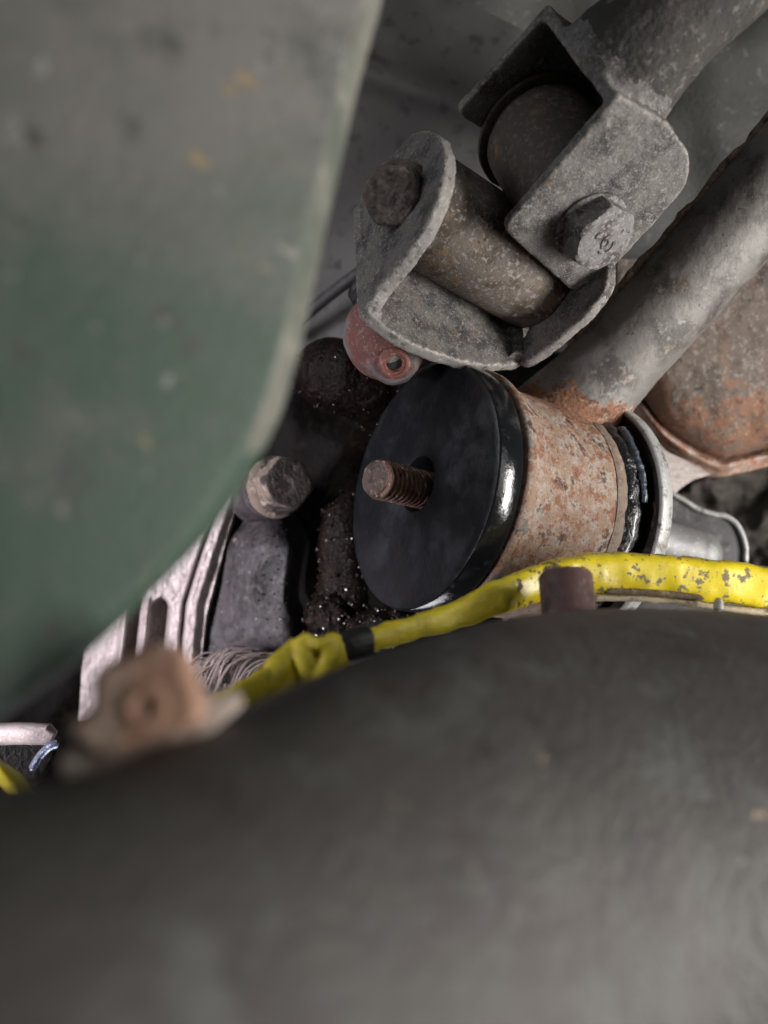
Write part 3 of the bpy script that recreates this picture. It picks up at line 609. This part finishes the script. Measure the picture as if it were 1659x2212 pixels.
# ------------------------------------------------------------------ right side: rusty housing, pale web, tongue
hb_ = smooth_path([(1300, 780), (1335, 815), (1375, 866), (1440, 948), (1540, 1008), (1600, 1004), (1680, 985), (1800, 955)], 10)
def hbot(u): return float(np.interp(u, hb_[:, 0], hb_[:, 1]))
def hs_d(u, v, s, t):
    bot = hbot(u)
    e = bot - v
    d = 38.6 - 3.0 * math.sqrt(max(0.0, 1 - (1 - min(1, max(0, (e - 24) / 260.))) ** 2)) + .14 * fnoise((u * .02, v * .02, 4), .5, 3)
    d -= .75 * math.exp(-((e - 6) / 13.) ** 2)
    return d
def hs_bot(u): return hbot(u) + 17
def hs():
    V = []; Fc = []; nu, nv = 130, 130
    for j in range(nv + 1):
        for i in range(nu + 1):
            u = 1335 + (1800 - 1335) * i / nu; v = 560 + (hs_bot(u) - 560) * j / nv; V.append(P(u, v, hs_d(u, v, 0, 0)))
    n0 = len(V); W = nu + 1
    for j in range(nv):
        for i in range(nu): Fc.append((j * W + i, j * W + i + 1, (j + 1) * W + i + 1, (j + 1) * W + i))
    rim = list(range(W)) + [j * W + nu for j in range(1, nv + 1)] + [nv * W + i for i in range(nu - 1, -1, -1)] + [j * W for j in range(nv - 1, 0, -1)]
    for i in rim: p = V[i].copy(); p[1] += 1.6; V.append(p)
    for i in range(len(rim)):
        j = (i + 1) % len(rim); Fc.append((rim[i], rim[j], n0 + j, n0 + i))
    Fc.append(tuple(n0 + i for i in range(len(rim))))
    return np.array(V), Fc
V, Fc = hs()
thh = thing('rusty_housing', 'big brown and orange rusty cast housing right of the arm', 'housing', P(1560, 1000, 37))
cent = np.array([V[list(f)].mean(0) for f in Fc])
mi = []
for c in cent:
    u, v, d = px(c); q_ = hs_bot(u) - v; k_ = fnoise((u * .02, v * .02, 1), 1, 5)
    mi.append(1 if q_ < 32 + 14 * k_ else 2 if q_ < 100 + (u - 1380) * .25 + 75 * k_ else 0)
build('housing_body', V, Fc, [m_housing, m_rustpale, m_houserust], thh, angle=70, mi=mi)
wn = unit([.35, -.93, .1]); w0 = P(1480, 1010, 38.2)
build('housing_web', *plate_px([(1375, 905), (1440, 975), (1545, 1022), (1500, 1036), (1470, 1055), (1452, 1076), (1400, 1060)], w0, wn, -.6, .2), m_paleweb, thh)
tn0 = P(1520, 1160, 37.2); tnn = unit([-.12, -.99, .05])
tt = thing('steel_tongue', 'grey channel tongue with bright rounded boss behind the yellow strap', 'bracket', tn0)
tv = [(1400, 1040), (1448, 1062), (1470, 1075), (1505, 1095), (1535, 1106), (1570, 1112), (1596, 1132), (1612, 1168), (1615, 1205), (1606, 1262), (1600, 1330), (1400, 1330)]
build('tongue_plate', *plate_px(tv, tn0, tnn, -.5, .25), m_dullgrey, tt)
rimp = [onplane(u, v, tn0, tnn) + tnn * .06 for u, v in [(1440, 1062), (1472, 1078), (1505, 1099), (1538, 1110), (1568, 1116), (1592, 1135), (1607, 1170), (1610, 1205), (1602, 1262), (1596, 1330)]]
build('tongue_rim', *sweep(smooth_path(rimp, 5), .13, 12), m_washer, tt, angle=60)
V, Fc = fuse([sweep([P(1380, 1160, 35.9), P(1440, 1178, 36.1), P(1500, 1195, 36.3)], 1.02, 36), blob(P(1506, 1196, 36.3), 1.02)], .07, 5, [(.02, 1.4, 2)])
build('tongue_boss', V, Fc, m_brightgrey, tt, angle=0)
scr = build('grey_plate', *plate_px([(1270, 1270), (1420, 1262), (1560, 1275), (1700, 1295), (1700, 1420), (1270, 1420)], P(1450, 1300, 33), unit([0, -.95, .3]), -.4, .1), m_dullgrey)
tag(scr, 'dull dark plate glimpsed under the yellow strap at right', 'plate')
pin = build('split_pin', *sweep([P(1552, 1299, 25.6), P(1552, 1306, 25.4), P(1551, 1316, 25.3), P(1551, 1328, 25.3)], [.13, .15, .14, .05], 12), m_washer)
tag(pin, 'small pale pin hanging below the yellow strap', 'pin')

# ------------------------------------------------------------------ yellow strap, tape, spacer
yl = [(1900, 1300, 27, 46), (1720, 1277, 26.8, 46), (1600, 1262, 26.6, 46), (1480, 1249, 26.4, 47), (1380, 1241, 26.2, 46), (1300, 1238, 26, 44), (1230, 1243, 25.7, 42), (1170, 1258, 25.3, 40), (1110, 1278, 24.8, 38), (1050, 1302, 24.3, 34), (980, 1330, 23.8, 28), (900, 1354, 23.2, 26), (830, 1375, 22.6, 26), (765, 1394, 22.1, 27), (700, 1420, 21.6, 38), (640, 1445, 21.1, 40), (570, 1482, 20.4, 36), (480, 1530, 19.4, 34), (300, 1618, 18.5, 30), (200, 1720, 19.5, 20), (80, 1735, 20, 16), (10, 1672, 20, 15), (-60, 1630, 20, 15)]
pts = smooth_path([P(u, v, d) for u, v, d, h in yl], 8); hh = smooth_path([[h * d / F] for u, v, d, h in yl], 8)[:, 0]
ty = thing('yellow_strap', 'chipped yellow painted strap crossing above the grey muffler', 'strap', P(1300, 1238, 26))
V, Fc = sweep(pts, hh, 28, flat=[min(.55, x) if px(p)[0] > 1180 else .26 for x, p in zip(hh, pts)], sq=.62)
V = displace(V, Fc, [(.065, 1.5, 3)])
build('strap_body', V, Fc, [m_yellow, m_yellowdull], ty, angle=60, mi=[1 if px(V[f[0]])[0] < 1120 else 0 for f in Fc])
sp = [P(1310, 1277, 25.45), P(1400, 1280, 25.6), P(1480, 1287, 25.75), P(1520, 1293, 25.9)]
build('slot_strip', *sweep(smooth_path(sp), [.02] + [.10] * 16 + [.07, .03], 10, flat=.05), m_slot, ty, angle=80)  # dark brown strip laid on the strap in place of an open slot
sp = [P(1285, 1290, 25.7), P(1380, 1293, 25.8), P(1480, 1302, 25.95), P(1600, 1318, 26.1), P(1720, 1334, 26.2)]
V, Fc = sweep(smooth_path(sp), .11, 10)
build('strap_edge', displace(V, Fc, [(.05, 2, 3)]), Fc, m_tanedge, ty, angle=80)
# crumpled fold left of the tape
V, Fc = fuse([sweep([P(652, 1378, 21.0), P(655, 1420, 20.8), P(668, 1480, 20.8)], [.20, .26, .28], 16), sweep([P(655, 1375, 21.0), P(688, 1392, 20.7), P(722, 1374, 21.1)], [.13, .17, .13], 16), sweep([P(724, 1372, 21.2), P(712, 1420, 20.9), P(690, 1470, 20.8)], [.17, .26, .3], 16), sweep([P(640, 1385, 21.2), P(600, 1440, 20.7), P(560, 1500, 20.3)], [.15, .32, .36], 16)], .06, 5, [(.04, 1.5, 1)])
build('strap_fold', V, Fc, m_yellowdull, ty, angle=0)
tp = build('black_tape', *sweep([P(737, 1402, 22.0), P(752, 1397, 22.0), P(776, 1390, 22.15), P(790, 1387, 22.3)], .42, 28, flat=.36, sq=.7), m_tape, angle=60)
tag(tp, 'black tape band wrapped round the yellow strap', 'tape')
sp0 = P(1221, 1241, 23.6)
spc = build('round_spacer', *revolve([(-3, .74), (-.06, .74), (0, .70), (0, .3)], sp0 + np.array([0, .0, -.02]), unit([0, .42, .9]), 56, True, True), m_redspacer, angle=45)
tag(spc, 'reddish brown round spacer standing on muffler below yellow strap', 'spacer')

# ------------------------------------------------------------------ foreground: green rail, grey muffler, rusty nut on tab
rp0, rp1, rp2 = P(800, 100, 14.5), P(600, 930, 13.2), P(0, 900, 11.0)
rn = unit(np.cross(rp1 - rp0, rp2 - rp0));
if rn[1] > 0: rn = -rn
rail_uv = [(-260, -260), (860, -260), (832, 0), (775, 200), (735, 380), (695, 560), (652, 760), (604, 925), (482, 1130), (335, 1285), (170, 1440), (0, 1562), (-260, 1700)]
re = unit([.20, .96, .05])
V, Fc = plate(fillet([onplane(u, v, rp0 + re, rn) - re for u, v in rail_uv], .5, 5), re, 1.0, .14, 4)
def _n(f): p = [V[i] for i in f]; return unit(np.cross(p[1] - p[0], p[2] - p[0]) + 1e-9)
rail = build('frame_rail', V, Fc, [m_green, m_railedge], angle=35, mi=[1 if abs(np.dot(_n(f), rn)) < .90 and px(V[f[0]])[1] < 960 else 0 for f in Fc])  # upper side faces take the painted lit-edge colour
tag(rail, 'flat grey green painted frame rail in front at upper left, out of focus', 'frame rail')

mu = [(-420, 1790, 8.4), (-200, 1722, 9.0), (0, 1700, 9.8), (120, 1695, 10.4), (230, 1668, 11), (400, 1600, 12.2), (560, 1522, 13.6), (700, 1455, 15), (800, 1417, 16), (900, 1385, 17), (1000, 1357, 18), (1100, 1335, 19), (1200, 1322, 19.8), (1300, 1315, 20.5), (1450, 1316, 21.2), (1600, 1326, 21.8), (1760, 1340, 22.2), (1860, 1350, 22.5)]
mus = smooth_path(mu, 5); V = []; Fc = []; n = 96; RM = 7.2
for u, v, d in mus:
    s = (v - CY) / F; k = math.sqrt(1 + s * s); x = (u - CX) / F * d; cy, cz = d - RM * s / k, -s * d - RM / k
    for i in range(n):
        th = 2 * math.pi * i / n; V.append((x, cy + RM * math.cos(th), cz + RM * math.sin(th)))
m = len(mus)
for i in range(m - 1):
    for k in range(n):
        k2 = (k + 1) % n; Fc.append((i * n + k, i * n + k2, (i + 1) * n + k2, (i + 1) * n + k))
Fc.append(tuple(range(n))[::-1]); Fc.append(tuple((m - 1) * n + k for k in range(n)))
V = np.array(V)
mf = build('muffler', displace(V, Fc, [(.06, .25, 3)]), Fc, m_drum, angle=60)
tag(mf, 'large blurred grey steel muffler drum filling the lower half', 'muffler')

t0 = P(320, 1560, 11.2); tnr = unit([.18, -.86, .48])
tnut = thing('tab_nut', 'blurred rusty orange nut on pale tab at lower left', 'nut', t0)
build('tab_plate', *plate_px([(118, 1640), (230, 1560), (400, 1500), (510, 1488), (530, 1512), (430, 1600), (260, 1672), (140, 1692)], t0, tnr, -.25, .2, .06), m_tab, tnut)
nn = unit([.10, -.95, .25]); n0 = P(315, 1500, 10.9)
V, Fc = fuse([plate_px([(185, 1455), (255, 1410), (345, 1378), (395, 1395), (425, 1480), (445, 1560), (330, 1590), (215, 1640), (150, 1610), (130, 1560), (200, 1530)], n0, nn, -.9, .25, .1)], .06, 6)
build('nut_block', V, Fc, m_nut, tnut, angle=0)
V, Fc = ring([(0, .12), (.02, .14), (.03, .2), (.02, .28), (0, .32)], P(312, 1528, 10.85), nn, 40)
build('nut_collar', V, Fc, m_nut, tnut, angle=60)

# ------------------------------------------------------------------ far lower left corner: bar, dark bracket, bright blue clip
br_ = build('pale_bar', *sweep([P(-80, 1588, 27), P(40, 1584, 27), P(104, 1586, 27), P(116, 1592, 27)], [.34, .34, .32, .2], 16, sq=.7), m_alu)
tag(br_, 'pale aluminium bar at the far lower left edge', 'bar')
cb = build('dark_bracket', *plate_px([(-80, 1606), (100, 1606), (118, 1625), (80, 1700), (-80, 1720)], P(20, 1640, 27.5), unit([.1, -.98, .1]), -.6, .2), m_oil)
tag(cb, 'black oily plate below the pale bar at lower left', 'plate')
cl = build('spring_clip', *sweep(smooth_path([P(70, 1660, 25.5), P(88, 1632, 25.5), P(108, 1612, 25.5), P(124, 1606, 25.6)]), [.02] + [.12] * 16 + [.1, .05], 14, flat=.2), m_bluemetal)
tag(cl, 'small shiny bluish metal clip beside the rusty tab nut', 'clip')
